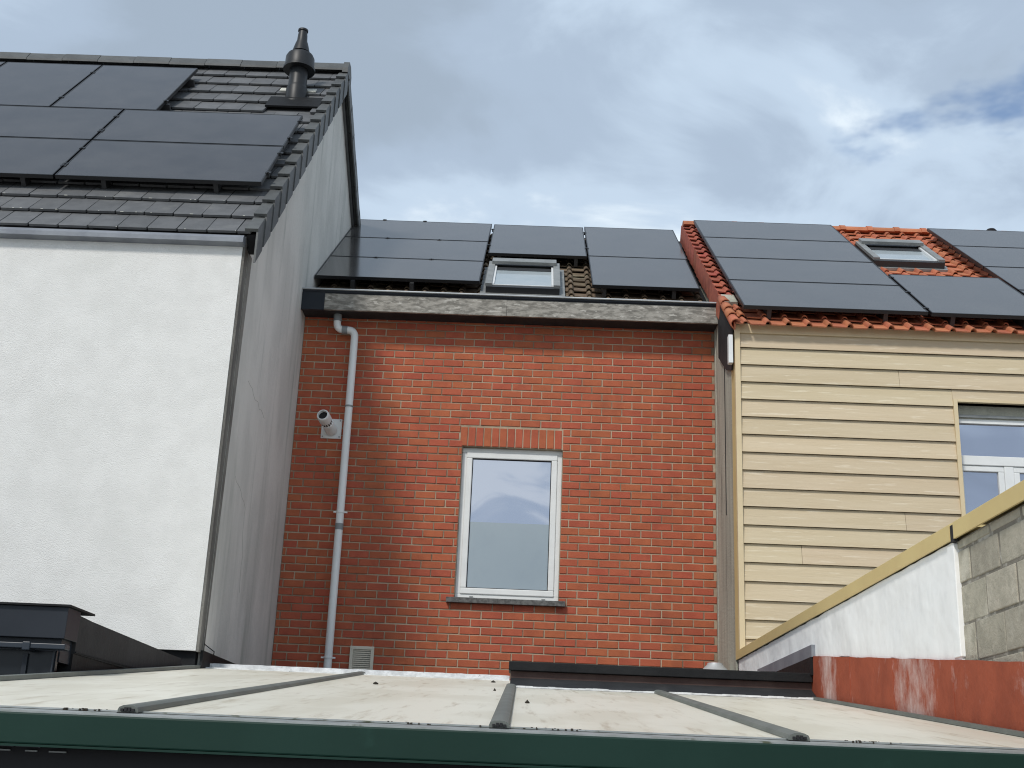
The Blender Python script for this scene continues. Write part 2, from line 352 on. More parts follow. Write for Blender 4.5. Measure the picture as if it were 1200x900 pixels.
# flat interlocking tiles, half bond
tw, gauge = .2395, .33
def flat_tile(w, L=.405):
    mb = MB(); c = .007
    top = [(c,0,.047),(w-c,0,.047),(w,.012,.049),(w,L,.012),(0,L,.012),(0,.012,.049)]
    bot = [(x,y,z-.02) for x,y,z in top]
    mb.add(top+bot, [(0,1,2,3,4,5),(11,10,9,8,7,6)]+[((i+1)%6,i,6+i,6+(i+1)%6) for i in range(6)])
    return mb
TM = {}
def tile_mesh(w):
    k = round(w,3)
    if k not in TM: TM[k] = flat_tile(k).mesh('roof_tile','slate_tile')
    return TM[k]
FLUE = (-2.655, 11.69)
for r in range(15):
    u = .005+r*gauge
    x = -2.285 - (tw/2 if r % 2 == 0 else 0)
    if r % 2 == 0: spans = [(-2.285-tw/2, -2.285)]
    else: spans = []
    while x-tw > -6.75+0*r:
        spans.append((x-tw, x)); x -= tw
    for a, b in spans:
        if r == 10 and -2.86 < (a+b)/2 < -2.40: continue
        if r < 6 and b < -5.6 or r < 2 and b < -4.9: continue
        w = b-a-.007
        loc = LR.p(a+.0035, u, random.uniform(-.002,.002))
        inst('roof_tile', tile_mesh(w), lro, loc, (LR.a+random.uniform(-.004,.004), random.uniform(-.006,.006), random.uniform(-.006,.006)))
# verge tiles: top strip and hanging side face
def left_verge():
    mb = MB(); L = .318; t = 1/1.06                      # plumb front edge: side drops straight down
    mb.add([(-.095,0,.040),(.012,0,.040),(.0,L,.012),(-.095,L,.012),(-.095,0,.066),(.012,0,.066),(.0,L,.036),(-.095,L,.036)], [(0,3,2,1),(4,5,6,7),(0,1,5,4),(1,2,6,5),(2,3,7,6),(3,0,4,7)])
    d = .27; dy, dz = -d*math.sin(LR.a), -d*math.cos(LR.a)
    a = [(.012,0,.0395),(.0,L,.0115),(.0,L+dy,.0115+dz),(.012,dy,.0395+dz)]
    b = [(x-.016,y,z) for x,y,z in a]
    mb.add(a+b, [(0,3,2,1),(4,5,6,7),(0,1,5,4),(1,2,6,5),(2,3,7,6),(3,0,4,7)])
    return mb.mesh('verge_tile','slate_verge')
vm = left_verge()
vb = MB(); LR.slab(vb, -2.326, -2.246, .02, RU-.05, -.16, .012); vb.build('verge_gap_shade','black_void',lro)  # black backing puts painted shadow into the gaps between verge tiles
for r in range(15):
    inst('verge_tile', vm, lro, LR.p(-2.240, .005+r*gauge, .006), (LR.a, 0, random.uniform(-.005,.005)))
BR = Roof(pr[1], pr[2], -.635)
bvm = MB().box(-.10,0,0,.40,.03,.055).box(-.016,0,0,.40,-.10,.0295).mesh('verge_tile','slate_verge')
for r in range(14):
    q = BR.p(-2.235, r*.36+.05, .0+.012*(r%2))
    inst('verge_tile', bvm, lro, q, (BR.a, 0, 0))
rc = MB().prism_x([(-.13,-.06),(-.13,-.035),(-.05,.075),(.05,.075),(.13,.0),(.13,-.03),(.04,.045),(-.04,.045)], 0, .405).mesh('ridge_tile','slate_verge')
for i in range(13):
    inst('ridge_tile', rc, lro, (-2.645-.41*i, pr[1], pr[2]+.045+.004*(i%2)), (0,0,0))
inst('ridge_tile', MB().prism_x([(-.14,-.09),(-.14,-.03),(-.055,.09),(.055,.09),(.14,.0),(.14,-.09)], 0, .065).mesh('ridge_end','slate_verge'), lro, (-2.2375-.06, pr[1], pr[2]+.045))
# chips of lichen on tile edges
lm = MB()
for i in range(34):
    r = random.choice((0,1,1,1,2,2)); x = random.uniform(-4.9,-2.4); q = LR.p(x, .005+r*gauge+random.uniform(-.001,.003), .047)
    w = random.choice((.003,.004,.006,.009,.014)); lm.box(q[0]-w,q[0]+w,q[1]-.003,q[1]+.006,q[2]-.002,q[2]+.0025)
tag(lm.build('lichen_patch','lichen',lro), kind='stuff')

def crack(pts, w):
    mb = MB()
    for (y0,z0_),(y1,z1_) in zip(pts[:-1],pts[1:]):
        d = math.hypot(y1-y0,z1_-z0_); ny, nz = -(z1_-z0_)/d*w, (y1-y0)/d*w
        mb.prism_x([(y0-ny,z0_-nz),(y1-ny,z1_-nz),(y1+ny,z1_+nz),(y0+ny,z0_+nz)], XL+.0004, XL+.0012)
    return mb.build('crack','crack',wh)
def jag(a, b, n):
    return [(a[0]+(b[0]-a[0])*i/n+random.uniform(-.03,.03)*(0<i<n), a[1]+(b[1]-a[1])*i/n+random.uniform(-.02,.02)*(0<i<n)) for i in range(n+1)]
crack(jag((9.62,3.04),(10.35,2.93),9), .0018); crack(jag((9.55,2.22),(10.0,2.06),6), .0016); crack(jag((10.0,2.06),(10.12,1.38),7), .0014)
MB().tube([(XL+.012,9.13,.865),(XL+.02,9.25,.85),(XL+.02,9.42,.838),(XL+.012,9.45,.815)], .004, 6).build('wire','black_void',wh)
# roof flue on the left house
fl = empty('roof_flue', (FLUE[0], FLUE[1], 6.83), 'black roof flue terminal with cone cap on dark tiled roof', 'flue')
plate = MB(); LR.slab(plate, -2.90, -2.335, 3.47, 3.80, .035, .055); plate.build('base_plate','black_membrane',fl)
for a, b in ((-2.85,-2.71),(-2.60,-2.46)):
    m_ = MB(); LR.slab(m_, a, b, 4.00, 4.10, .05, .064); m_.build('flashing_patch','lichen',fl)
z0 = 6.75
MB().lathe([(.175,z0-.03),(.165,z0+.05),(.115,z0+.09),(.115,z0+.25),(.104,z0+.28),(.098,z0+.30),(.097,z0+.55)], (FLUE[0],FLUE[1],0), 28).build('pipe','flue_black',fl,True)
MB().lathe([(.06,z0+.49),(.172,z0+.49),(.172,z0+.515),(.158,z0+.525),(.155,z0+.64),(.138,z0+.675),(.09,z0+.69),(.06,z0+.695)], (FLUE[0],FLUE[1],0), 28).build('rain_collar','flue_black',fl,True)
MB().lathe([(.06,z0+.69),(.06,z0+.712),(.098,z0+.713),(.092,z0+.735),(.07,z0+.82),(.056,z0+.86),(.052,z0+.93),(.046,z0+.975),(.055,z0+.98),(.055,z0+1.0),(.03,z0+1.008)], (FLUE[0],FLUE[1],0), 24).build('cone_cap','flue_black',fl,True)

# ================================================================== middle brick house
bh = empty('brick_house', (-.25, 12, -2.6), 'narrow red brick house in the middle with one white window and concrete-faced gutter', 'house')
WX0, WX1, WZ0, WZ1 = -.662, .322, 1.633, 3.112
bw = MB()
def wall_with_hole(mb, x0, x1, y0, y1, z0, z1, hx0, hx1, hz0, hz1):
    mb.box(x0,x1,y0,y1,z0,hz0); mb.box(x0,x1,y0,y1,hz1,z1); mb.box(x0,hx0,y0,y1,hz0,hz1); mb.box(hx1,x1,y0,y1,hz0,hz1)
wall_with_hole(bw, XL+.002, XR-.002, YB+.007, YB+.22, -2.6, 4.56, WX0, WX1, WZ0-.03, WZ1)
bwo = bw.build('wall','mortar',bh)
BP, BC = .1990, .0753
BM = {}
def brick_mesh(w, h=.063):
    k = (round(w,3), round(h,3))
    if k not in BM:
        w_, h_ = k; b = .003
        mb = MB(); f = [(b,0,b),(w_-b,0,b),(w_-b,0,h_-b),(b,0,h_-b)]; m_ = [(0,b,0),(w_,b,0),(w_,b,h_),(0,b,h_)]; r_ = [(x,.095,z) for x,y,z in m_]
        mb.add(f+m_+r_, [(0,1,2,3)]+[(i,4+i,4+(i+1)%4,(i+1)%4) for i in range(4)]+[(4+i,8+i,8+(i+1)%4,4+(i+1)%4) for i in range(4)]+[(11,10,9,8)])
        BM[k] = mb.mesh('brick','brick')
    return BM[k]
bricks = []
zr = WZ1 - .0755*34 - .002
k = 0
while True:
    z = zr+(k)*BC
    if z+.063 > 4.5: break
    x = XL+.006-(BP/2 if k % 2 else 0)-.06
    while x < XR:
        a, b = max(x, XL+.006), min(x+BP-.0115, XR-.006)
        x += BP
        if b-a < .025: continue
        segs = [(a,b)]
        zz0, zz1 = z, z+.063
        if zz1 > WZ0-.028 and zz0 < WZ1-.004: hole = (WX0-.004, WX1+.004)
        elif zz1 > WZ1-.004 and zz0 < WZ1+.20: hole = (-.690, .318+.006)
        else: hole = None
        if hole:
            ns = []
            for p, q in segs:
                if q <= hole[0] or p >= hole[1]: ns.append((p,q))
                else:
                    if p < hole[0]: ns.append((p,hole[0]-.0))
                    if q > hole[1]: ns.append((hole[1],q))
            segs = [s for s in ns if s[1]-s[0] > .022]
        for p, q in segs: bricks.append((p+random.uniform(-.0015,.0015), z+random.uniform(-.001,.001), q-p))
    k += 1
# the lowest courses in view (the largest in the picture) singly, the rest joined
vis = sorted(range(len(bricks)), key=lambda i: (bricks[i][1] < .9, bricks[i][1]))
single = set(vis[:287]); rest = MB()
for i, (x, z, w) in enumerate(bricks):
    dy = random.uniform(-.0022,.0018)
    if i in single: inst('brick', brick_mesh(w), bwo, (x, YB+dy, z), (random.uniform(-.004,.004),random.uniform(-.003,.003),random.uniform(-.004,.004)))
    else:
        me = brick_mesh(w); t_ = random.uniform(-.004,.004)
        rest.add([(v.co.x+x, v.co.y+YB+dy+t_*v.co.z, v.co.z+z) for v in me.vertices], [tuple(p.vertices) for p in me.polygons])
tag(rest.build('brick_courses','brick',bwo), kind='stuff')
for i in range(13):                          # soldier course over the window
    inst('brick', brick_mesh(.067, .188), bwo, (-.684+i*.0772, YB+random.uniform(-.002,.002), WZ1+.004), (0,random.uniform(-.004,.004),0))
# window
wn = bpy.data.objects.new('window', None); COL.objects.link(wn); wn.location = ((WX0+WX1)/2, YB, WZ0); adopt(wn, bh)
MB().ring(WX0, WX1, YB+.065, YB+.135, WZ0, WZ1, .048).build('frame','pvc_white',wn,bevel=.006)
MB().ring(WX0+.046, WX1-.046, YB+.052, YB+.12, WZ0+.046, WZ1-.046, .058).build('sash','pvc_white',wn,bevel=.008)
MB().ring(WX0+.102, WX1-.102, YB+.07, YB+.09, WZ0+.102, WZ1-.102, .009).build('gasket','black_void',wn)
MB().box(WX0+.105, WX1-.105, YB+.082, YB+.088, WZ0+.105, WZ1-.105).build('pane','window_glass',wn)
MB().box(WX0+.108, WX1-.108, YB+.0785, YB+.0805, WZ0+.108, 2.378).build('frosted_film','frosted',wn)
for x in (WX0+.14, WX1-.16): MB().box(x, x+.035, YB+.060, YB+.0649, WZ0+.018, WZ0+.026).build('drain_slot','skylight_frame',wn)
MB().box(-.735, .385, YB-.055, YB+.07, WZ0-.052, WZ0-.003).build('sill','bluestone',wn,bevel=.003)
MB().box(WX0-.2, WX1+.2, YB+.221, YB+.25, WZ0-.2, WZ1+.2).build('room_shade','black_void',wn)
# eave: fascia, gutter
YF = 11.45
MB().box(-2.10, 1.812, YF, YF+.03, 4.395, 4.578).build('fascia_board','fascia',bh)
MB().box(-2.327, -2.1005, YF-.006, YF+.03, 4.388, 4.575).build('fascia_end_piece','navy_cladding',bh)
MB().box(-2.327, 1.815, YF+.031, YB+.006, 4.40, 4.42).build('soffit','grey_membrane',bh)
MB().box(-.2835,-.2805, YF-.001, YF+.0005, 4.396, 4.577).build('fascia_joint','black_void',bh)
gp = []
for i in range(9):
    t = math.pi*i/8; gp.append((YF+.055-.075*math.cos(t), 4.598-.05*math.sin(t)))
gp += [(YF+.13-.004,4.60)]+[(YF+.055-.071*math.cos(math.pi*(8-i)/8), 4.600-.045*math.sin(math.pi*(8-i)/8)) for i in range(9)]
MB().prism_x(gp, -2.325, 1.86).build('gutter','navy_cladding',bh)
MB().tube([(-2.325,YF-.026,4.602),(1.86,YF-.026,4.602)], .0095, 10).build('gutter_lip','zinc',bh,True)
# roof of the brick house
CR = Roof(11.88+.13*math.sin(math.atan(.737)), 4.91-.13*math.cos(math.atan(.737)), .737)
cr = MB(); CR.slab(cr, XL+.004, XR+.03, -.36, 3.35, -.13, -.05)
ridge_c = CR.p(0,3.35)
cr.prism_x([(ridge_c[1],ridge_c[2]-.13),(ridge_c[1],ridge_c[2]-.05),(17.5,ridge_c[2]-1.9),(17.5,ridge_c[2]-2.0)], XL+.004, XR+.03)
cro = cr.build('roof','black_membrane',bh)  # black slab left bare at the eave paints the shadow under the panels
def pantile(w, L, rw, rh, th=.012):
    # flat pan from x=0, round roll at the right; lower end lifted over the course below
    n = 5; prof = [(0,.004),(w-rw-.01,.0),(w-rw,.003)]+[(w-rw/2-rw/2*math.cos(math.pi*i/n), .004+rh*math.sin(math.pi*i/n)) for i in range(1,n)]+[(w+.006,.003)]
    vs = []; m_ = len(prof)
    for y, dz in ((0,.032),(L,0)):
        for x, z in prof: vs.append((x,y,z+dz))
        for x, z in prof: vs.append((x,y,z+dz-th))
    fs = []
    for i in range(m_-1):
        fs.append((i,i+1,2*m_+i+1,2*m_+i)); fs.append((m_+i+1,m_+i,3*m_+i,3*m_+i+1)); fs.append((i+1,i,m_+i,m_+i+1))
    fs.append((0,2*m_,3*m_,m_)); fs.append((m_-1,2*m_-1,4*m_-1,3*m_-1))
    return vs, fs
def pan_me(mat, w, L, rw, rh):
    v, f = pantile(w,L,rw,rh); mb = MB().add(v,f); me = mb.mesh('roof_tile',mat)
    for p in me.polygons: p.use_smooth = True
    me.set_sharp_from_angle(angle=rad(35)); return me
SKC = (-0.525, 0.248, 0.06, 1.14)                # skylight x0,x1,u0,u1
cw, cg = .193, .232
cme = pan_me('clay_brown', cw, .30, .058, .034); cv, cf = pantile(cw,.30,.058,.034)
crest = MB()
for r in range(14):
    u = -.07+r*cg
    for c in range(22):
        x = -2.31+c*cw+.013
        if x+cw > XR+.01: continue
        cx, cu = x+cw/2, u+.12
        if SKC[0]-.05 < cx < SKC[1]+.03 and SKC[2]-.06 < cu < SKC[3]+.03: continue
        if -.65 < cx < .70 and u < 1.6:
            inst('roof_tile', cme, cro, CR.p(x,u,-.045+random.uniform(-.003,.003)), (CR.a+random.uniform(-.01,.01), random.uniform(-.012,.012), random.uniform(-.01,.01)))
        else:
            mm = CR.m(x,u,-.045); crest.add([mm @ Vector(q) for q in cv], cf)
tag(crest.build('tile_courses','clay_brown',cro), kind='stuff')
def skylight(parent, R, x0, x1, u0, u1, label, loc):
    s = bpy.data.objects.new('skylight', None); COL.objects.link(s); s.location = R.p((x0+x1)/2,u0); s['label'] = label; adopt(s, parent)
    def sl(name, mat, *a):
        mb = MB()
        for q in a: R.slab(mb, *q)
        return mb.build(name, mat, s)
    sl('flashing','skylight_frame',(x0-.06,x1+.06,u0-.04,u1+.08,-.01,.018))
    sl('frame','skylight_dark',(x0,x1,u0,u0+.07,.018,.085),(x0,x1,u1-.07,u1,.018,.085),(x0,x0+.06,u0+.07,u1-.07,.018,.085),(x1-.06,x1,u0+.07,u1-.07,.018,.085))
    sl('side_cover','skylight_frame',(x0-.006,x0+.062,u0+.03,u1-.02,.0855,.115))
    sl('side_cover','skylight_frame',(x1-.062,x1+.006,u0+.03,u1-.02,.0855,.115))
    sl('top_hood','skylight_frame',(x0+.03,x1-.03,u1-.16,u1+.0,.116,.150))
    sl('sash','skylight_white',(x0+.063,x0+.085,u0+.09,u1-.17,.07,.098),(x1-.085,x1-.063,u0+.09,u1-.17,.07,.098),(x0+.063,x1-.063,u0+.071,u0+.0899,.07,.092))
    sl('blind_bar','skylight_dark',(x0+.0855,x1-.0855,u1-.30,u1-.171,.071,.083))
    sl('pane','skylight_glass',(x0+.0855,x1-.0855,u0+.0905,u1-.302,.066,.078))
    return s
skylight(bh, CR, SKC[0]+.0, SKC[1], SKC[2], SKC[3], 'small grey skylight among brown tiles below a solar panel', None)

# ================================================================== right house with tan siding
th = empty('tan_house', (3.6, 12, -2.6), 'house clad in tan boards with orange tiled roof on the right', 'house')
OX0, OX1, OZ0, OZ1 = 3.782, 4.69, 2.05, 3.375
ws = MB(); wall_with_hole(ws, XR+.012, 6.8, YS+.03, YS+.22, -2.6, 4.03, OX0, OX1, OZ0, OZ1)
wso = ws.build('front_wall','black_void',th)
sdw = MB().box(XR, XR+.0115, YS+.19, YB+1.2, -2.6, 4.2)
sdw.prism_x([(YS+.23,4.2),(YB+3.0,4.2),(YB+3.0,6.2),(YB+2.6,6.2)], XR, XR+.0115)
sdw.build('side_wall','cement_strip',th)
MB().box(XR-.004, XR-.0005, 11.10, 11.125, 2.4, 4.1).build('side_joint','black_void',th)
MB().box(XR-.006, XR-.0005, 11.63, 11.695, .9, 4.4).build('side_seal','cement_strip',th)
MB().box(6.6, 6.8, YS+.221, 17, -2.6, 3.9).build('far_wall','cement_strip',th)
# siding boards, each lapped over the one below
bp = .1625
def board(x0, x1, z, h=bp, z1cut=None):
    zt = z+h+.002
    return MB().prism_x([(YS-.006,z+.004),(YS+.006,z+.004),(YS+.0295,zt),(YS+.0175,zt)], x0, x1)
joints = {6: 3.267, 4: 2.363, 14: 3.282, 15: 4.9, 12: 5.3, 10: 5.6, 3:4.4, 8:4.95}
for kk in range(-1, 17):
    z = 1.216+kk*bp; h = bp if kk < 16 else .137
    spans = [(1.862, 6.79)]
    if kk in joints: j = joints[kk]; spans = [(1.862,j-.0015),(j+.0015,6.79)]
    out = []
    for a, b in spans:
        if z+h > OZ0-.03 and z < OZ1+.025:
            if a < OX0-.036: out.append((a, min(b,OX0-.036)))
            if b > OX1+.036: out.append((max(a,OX1+.036), b))
        else: out.append((a,b))
    for a, b in out:
        if b-a > .02:
            o = board(a,b,z,h).build('siding_board','siding',wso)
MB().prism_x([(YS-.004,OZ1+.0225),(YS+.010,OZ1+.0225),(YS+.0295,3.503),(YS+.0175,3.503)], OX0-.0355, OX1+.0355).build('siding_board','siding',wso)
# top course above the opening fills to the eave
MB().box(1.862, 6.79, YS-.004, YS+.029, 3.956, 4.045).build('top_trim','tan_trim',th)
MB().box(XR-.004, 1.8605, YS-.018, YS+.0295, 1.06, 4.03).build('corner_trim','tan_trim',th)
MB().box(XR-.0045, XR+.0115, YS+.03, YS+.189, 1.06, 3.975).build('corner_trim_return','tan_metal',th)
# window of the right house
tn = bpy.data.objects.new('window', None); COL.objects.link(tn); tn.location = ((OX0+OX1)/2, YS, OZ0); adopt(tn, th)
MB().box(OX0-.035,OX0,YS-.012,YS+.14,OZ0,OZ1+.022).build('reveal_trim','tan_trim',tn)
MB().box(OX1,OX1+.035,YS-.012,YS+.14,OZ0,OZ1+.022).build('reveal_trim','tan_trim',tn)
MB().box(OX0+.0005,OX1-.0005,YS-.012,YS+.14,OZ1,OZ1+.022).build('head_trim','tan_trim',tn)
yw = YS+.12
MB().box(OX0+.001,OX1-.001,yw-.02,yw+.1,3.255,OZ1-.001).build('shutter_box','cement_strip',tn)
MB().box(OX0+.001,OX1-.001,yw-.035,yw-.0205,3.262,3.285).build('shutter_slat','skylight_frame',tn)
MB().box(OX0+.001,OX1-.001,yw-.01,yw+.06,3.215,3.254).build('top_rail','pvc_grey',tn)
MB().box(OX0+.01,OX1-.01,yw+.02,yw+.026,2.915,3.214).build('pane','window_glass',tn)
MB().box(OX0+.001,OX1-.001,yw-.02,yw+.06,2.828,2.914).build('transom','pvc_white',tn,bevel=.006)
mc = (OX0+OX1)/2
MB().box(mc-.042,mc+.042,yw-.014,yw+.06,OZ0,2.8275).build('mullion','pvc_white',tn,bevel=.006)
for a, b in ((OX0+.001,mc-.0425),(mc+.0425,OX1-.001)):
    MB().ring(a,b,yw-.008,yw+.05,OZ0,2.827,.052).build('sash','pvc_white',tn,bevel=.006)
    MB().box(a+.05,b-.05,yw+.018,yw+.024,OZ0+.05,2.777).build('pane','window_glass',tn)
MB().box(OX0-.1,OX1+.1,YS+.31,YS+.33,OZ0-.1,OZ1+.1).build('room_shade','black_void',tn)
# roof of the right house
RR = Roof(10.43, 4.01, .735); RTU = 4.47
rr = MB(); RR.slab(rr, XR+.0, 6.8, .24, RTU, -.13, -.04)
rp = RR.p(0,RTU)
rr.prism_x([(rp[1]+.001,rp[2]-.16),(rp[1]+.001,rp[2]-.04),(17.6,rp[2]-2.3),(17.6,rp[2]-2.4)], XR, 6.8)
rro = rr.build('roof','black_membrane',th)
rw_, rg = .1835, .2285
rme = pan_me('clay_new', rw_, .30, .052, .034); rv, rf = pantile(rw_,.30,.052,.034)
rold = pan_me('clay_old', rw_, .30, .052, .034)
SKR = (3.672, 4.435, 2.49, 3.38)
rrest = MB(); nrow = 20
for r in range(nrow):
    u = -.02+r*rg
    for c in range(27):
        x = XR+.125+c*rw_
        if x > 6.6: break
        cx, cu = x+rw_/2, u+.11
        if SKR[0]-.03 < cx < SKR[1]+.06 and SKR[2]-.02 < cu < SKR[3]+.02: continue
        show = r < 2 or (3.3 < cx < 4.85 and u > 1.3) or (c == 0)
        if show:
            inst('roof_tile', rme if (c > 0 or r < 4) else rold, rro, RR.p(x,u,-.025+random.uniform(-.003,.003)), (RR.a+random.uniform(-.008,.008), random.uniform(-.01,.01), random.uniform(-.008,.008)))
        else:
            mm = RR.m(x,u,-.025); rrest.add([mm @ Vector(q) for q in rv], rf)
tag(rrest.build('tile_courses','clay_new',rro), kind='stuff')
# verge: flat tile with roll, its side hanging down towards the brick house
def verge_me(mat, dr=.19):
    mb = MB(); w = .125; rwv = .05; n = 4
    prof = [(0,.004),(.07,.0),(w-rwv,.003)]+[(w-rwv/2-rwv/2*math.cos(math.pi*i/n), .004+.022*math.sin(math.pi*i/n)) for i in range(1,n)]+[(w+.004,.003)]
    vs = []; m_ = len(prof)
    for y, dz in ((0,.034),(.30,0)):
        for x, z in prof: vs.append((x,y,z+dz))
        for x, z in prof: vs.append((x,y,z+dz-.012))
    fs = []
    for i in range(m_-1):
        fs.append((i,i+1,2*m_+i+1,2*m_+i)); fs.append((m_+i+1,m_+i,3*m_+i,3*m_+i+1)); fs.append((i+1,i,m_+i,m_+i+1))
    fs.append((0,2*m_,3*m_,m_)); fs.append((m_-1,2*m_-1,4*m_-1,3*m_-1)); mb.add(vs,fs)
    mb.add([(-.004,0,.038),(.012,0,.038),(.012,0,-dr),(-.004,0,-dr),(-.004,.30,.004),(.012,.30,.004),(.012,.30,-dr-.02),(-.004,.30,-dr-.02)],
           [(0,1,5,4),(0,3,2,1),(0,4,7,3),(1,2,6,5),(2,3,7,6),(4,5,6,7)])
    return mb.mesh('verge_tile',mat)
vo, vn = verge_me('clay_old'), verge_me('clay_new', .03)
for r in range(nrow):
    if r == 3: continue
    inst('verge_tile', vn if r < 3 else vo, rro, RR.p(XR-.02,-.02+r*rg,-.02+random.uniform(-.003,.003)), (RR.a, random.uniform(-.01,.01), random.uniform(-.01,.01)))
lp = MB(); RR.slab(lp, XR-.022, XR+.105, -.04+3*rg, -.02+4*rg+.03, -.02, .035); lp.build('lead_patch','cement_strip',rro)
for r in range(4):                           # rounded edge tiles low on the verge
    q = []; n = 6
    for y, rr_ in ((0,.052),(.27,.044)):
        for i in range(n+1):
            t = math.pi*(1.12*i/n-.30); q.append((-rr_*math.sin(t)*1.0, y, rr_*math.cos(t)+(.018 if y == 0 else 0)))
    fs = [(i,i+1,n+2+i,n+1+i) for i in range(n)]
    mb = MB().add(q,[f[::-1] for f in fs]); o = mb.build('verge_roll','clay_new',None,True)
    sm = o.modifiers.new('thick','SOLIDIFY'); sm.thickness = .012
    o.location = RR.p(XR-.01, -.03+r*rg, -.012); o.rotation_euler = (RR.a,0,0); adopt(o, rro)
# ridge caps with collars
def ridge_cap():
    mb = MB(); n = 8
    for x0, x1, r0 in ((0,.275,.078),(.27,.335,.090)):
        pts = [(r0*math.cos(math.pi*i/n)*1.15, r0*math.sin(math.pi*i/n)) for i in range(n+1)]
        mb.prism_x(pts, x0, x1)
    return mb.mesh('ridge_tile','clay_new')
rcm = ridge_cap()
for i in range(15):
    inst('ridge_tile', rcm, rro, (XR-.02+i*.333, rp[1], rp[2]-.005), (0,0,random.uniform(-.006,.006)))
skylight(th, RR, SKR[0], SKR[1], SKR[2], SKR[3], 'grey framed skylight set in the orange tiles', None)
MB().box(XR-.062, XR-.022, YS-.02, YS+.05, 3.66, 3.93).build('eave_end_box','pvc_white',th,bevel=.004)
MB().prism_x([(YS+.02,3.99),(11.35,4.58),(11.35,4.0),(10.9,3.72),(YS+.08,3.62)], XR-.021, XR-.0125).build('gable_flashing','grey_membrane',th)
MB().lathe([(.02,6.9),(.06,6.92),(.07,6.95),(.05,6.975),(.0,6.98)], (5.72, rp[1]+.25, -.09), 16).build('roof_vent','black_void',th,True)

# ================================================================== boundary wall on the right
bwall = empty('boundary_wall', (1.95, 7, -2.6), 'low boundary wall, white plaster then grey concrete blocks, tan metal coping', 'wall')
MB().box(XR+.0105, 2.06, 2.6, 10.5, -2.6, 1.051).build('core','block_mortar',bwall)
bl = .316
for r in range(5):
    z1 = [1.049,1.0,.857,.694,.531][r]; z0_ = [1.008,.864,.701,.538,.38][r]
    y = 5.205-(.17 if r % 2 == 0 else .0)
    ys = [5.215] if r % 2 == 0 else [5.215]
    yy = 5.215; first = True
    while yy > 2.7:
        L = (.165 if (first and r % 2 == 1) else bl)
        if first and r == 0: L = .40
        a = yy-L+.016
        MB().box(XR+.006+random.uniform(-.003,.003), XR+.05, a, yy-.002, z0_+.003+random.uniform(-.003,.003), z1-.002+random.uniform(-.002,.002)).build('concrete_block','block',bwall,bevel=.004)
        yy -= L; first = False
pl = MB(); n = 60
top = []; bot = []
for i in range(n+1):                         # hand-laid plaster with uneven edges
    y = 5.20+(10.56-5.20)*i/n
    top.append((y, 1.050-abs(random.gauss(0,.003)))); zb = .1017*y-.239+.262
    bot.append((y, zb+random.uniform(-.014,.006)-.004 if y < 7.86 else .30))
pl.prism_x([(y,z) for y,z in top]+[(y,z) for y,z in reversed(bot)], XR-.006, XR+.0225)
pl.box(XR-.013, XR+.0225, 5.19, 5.275, .565, 1.035)
pl.build('white_plaster','plaster_white',bwall,bevel=.004)
for y0, y1 in ((2.6,5.155),(5.205,10.575)):
    MB().prism_y([(XR-.022,1.049),(XR-.022,1.118),(XR-.010,1.126),(2.08,1.126),(2.08,1.049),(2.072,1.049),(2.072,1.114),(XR-.012,1.114),(XR-.012,1.049)], y0, y1).build('coping','tan_metal',bwall)
MB().box(XR-.018, XR+.0, 5.156, 5.204, 1.04, 1.112).build('coping_joint','black_void',bwall)
def vz(y): return .1017*y-.239               # veranda roof plane
rd = MB(); n = 40; tp = [(2.6+(7.86-2.6)*i/n, vz(2.6+(7.86-2.6)*i/n)+.262+random.uniform(-.002,.002)) for i in range(n+1)]
rd.prism_x(tp+[(7.86,vz(7.86)-.05),(2.6,vz(2.6)-.05)], XR-.020, XR-.0065)
rd.build('red_upstand','red_membrane',bwall)
for y in (6.93, 6.13, 5.28): MB().prism_x([(y,vz(y)+.0),(y+.012,vz(y)),(y+.012,vz(y)+.262),(y,vz(y)+.262)], XR-.0225, XR-.0201).build('membrane_seam','red_membrane',bwall)

# ================================================================== flat roof behind the veranda
fr = empty('flat_roof', (.9, 9.6, -2.6), 'low flat roof with black coping and brown membrane upstand in front of brick wall', 'roof')
XF = -.068
MB().box(XF, XR-.021, 7.852, 11.69, -2.0, .655).build('upstand','brown_membrane',fr)
MB().box(XF-.012, XR-.0215, 7.815, 8.06, .657, .712).build('coping','black_membrane',fr,bevel=.004)
MB().box(XF+.1, XR-.0215, 8.061, 11.69, .6555, .672).build('roof_sheet','grey_membrane',fr)
MB().prism_x([(7.70,vz(7.70)+.012),(7.85,vz(7.85)+.012),(7.85,vz(7.85)+.055)], XF+.0, XR-.024).build('apron','grey_membrane',fr)
MB().box(XL+.021, XF-.0125, 9.42, 11.69, -2.0, .66).build('rear_deck','grey_membrane',fr)
MB().prism_x([(7.79,.81),(8.85,.81),(9.6,.875),(9.6,.886),(7.787,.884)], XR-.03, XR-.0065).build('lead_flashing','lead',fr)
MB().prism_x([(7.80,.70),(8.85,.70),(8.85,.809),(7.80,.809)], XR-.036, XR-.0065).build('corner_membrane','black_membrane',fr)
zc_ = MB().lathe([(.15,.93),(.145,.975),(.115,1.0),(.07,1.045),(.066,1.06),(.05,1.062)], (1.69,11.05,0), 24).build('zinc_collar','zinc',fr,True)

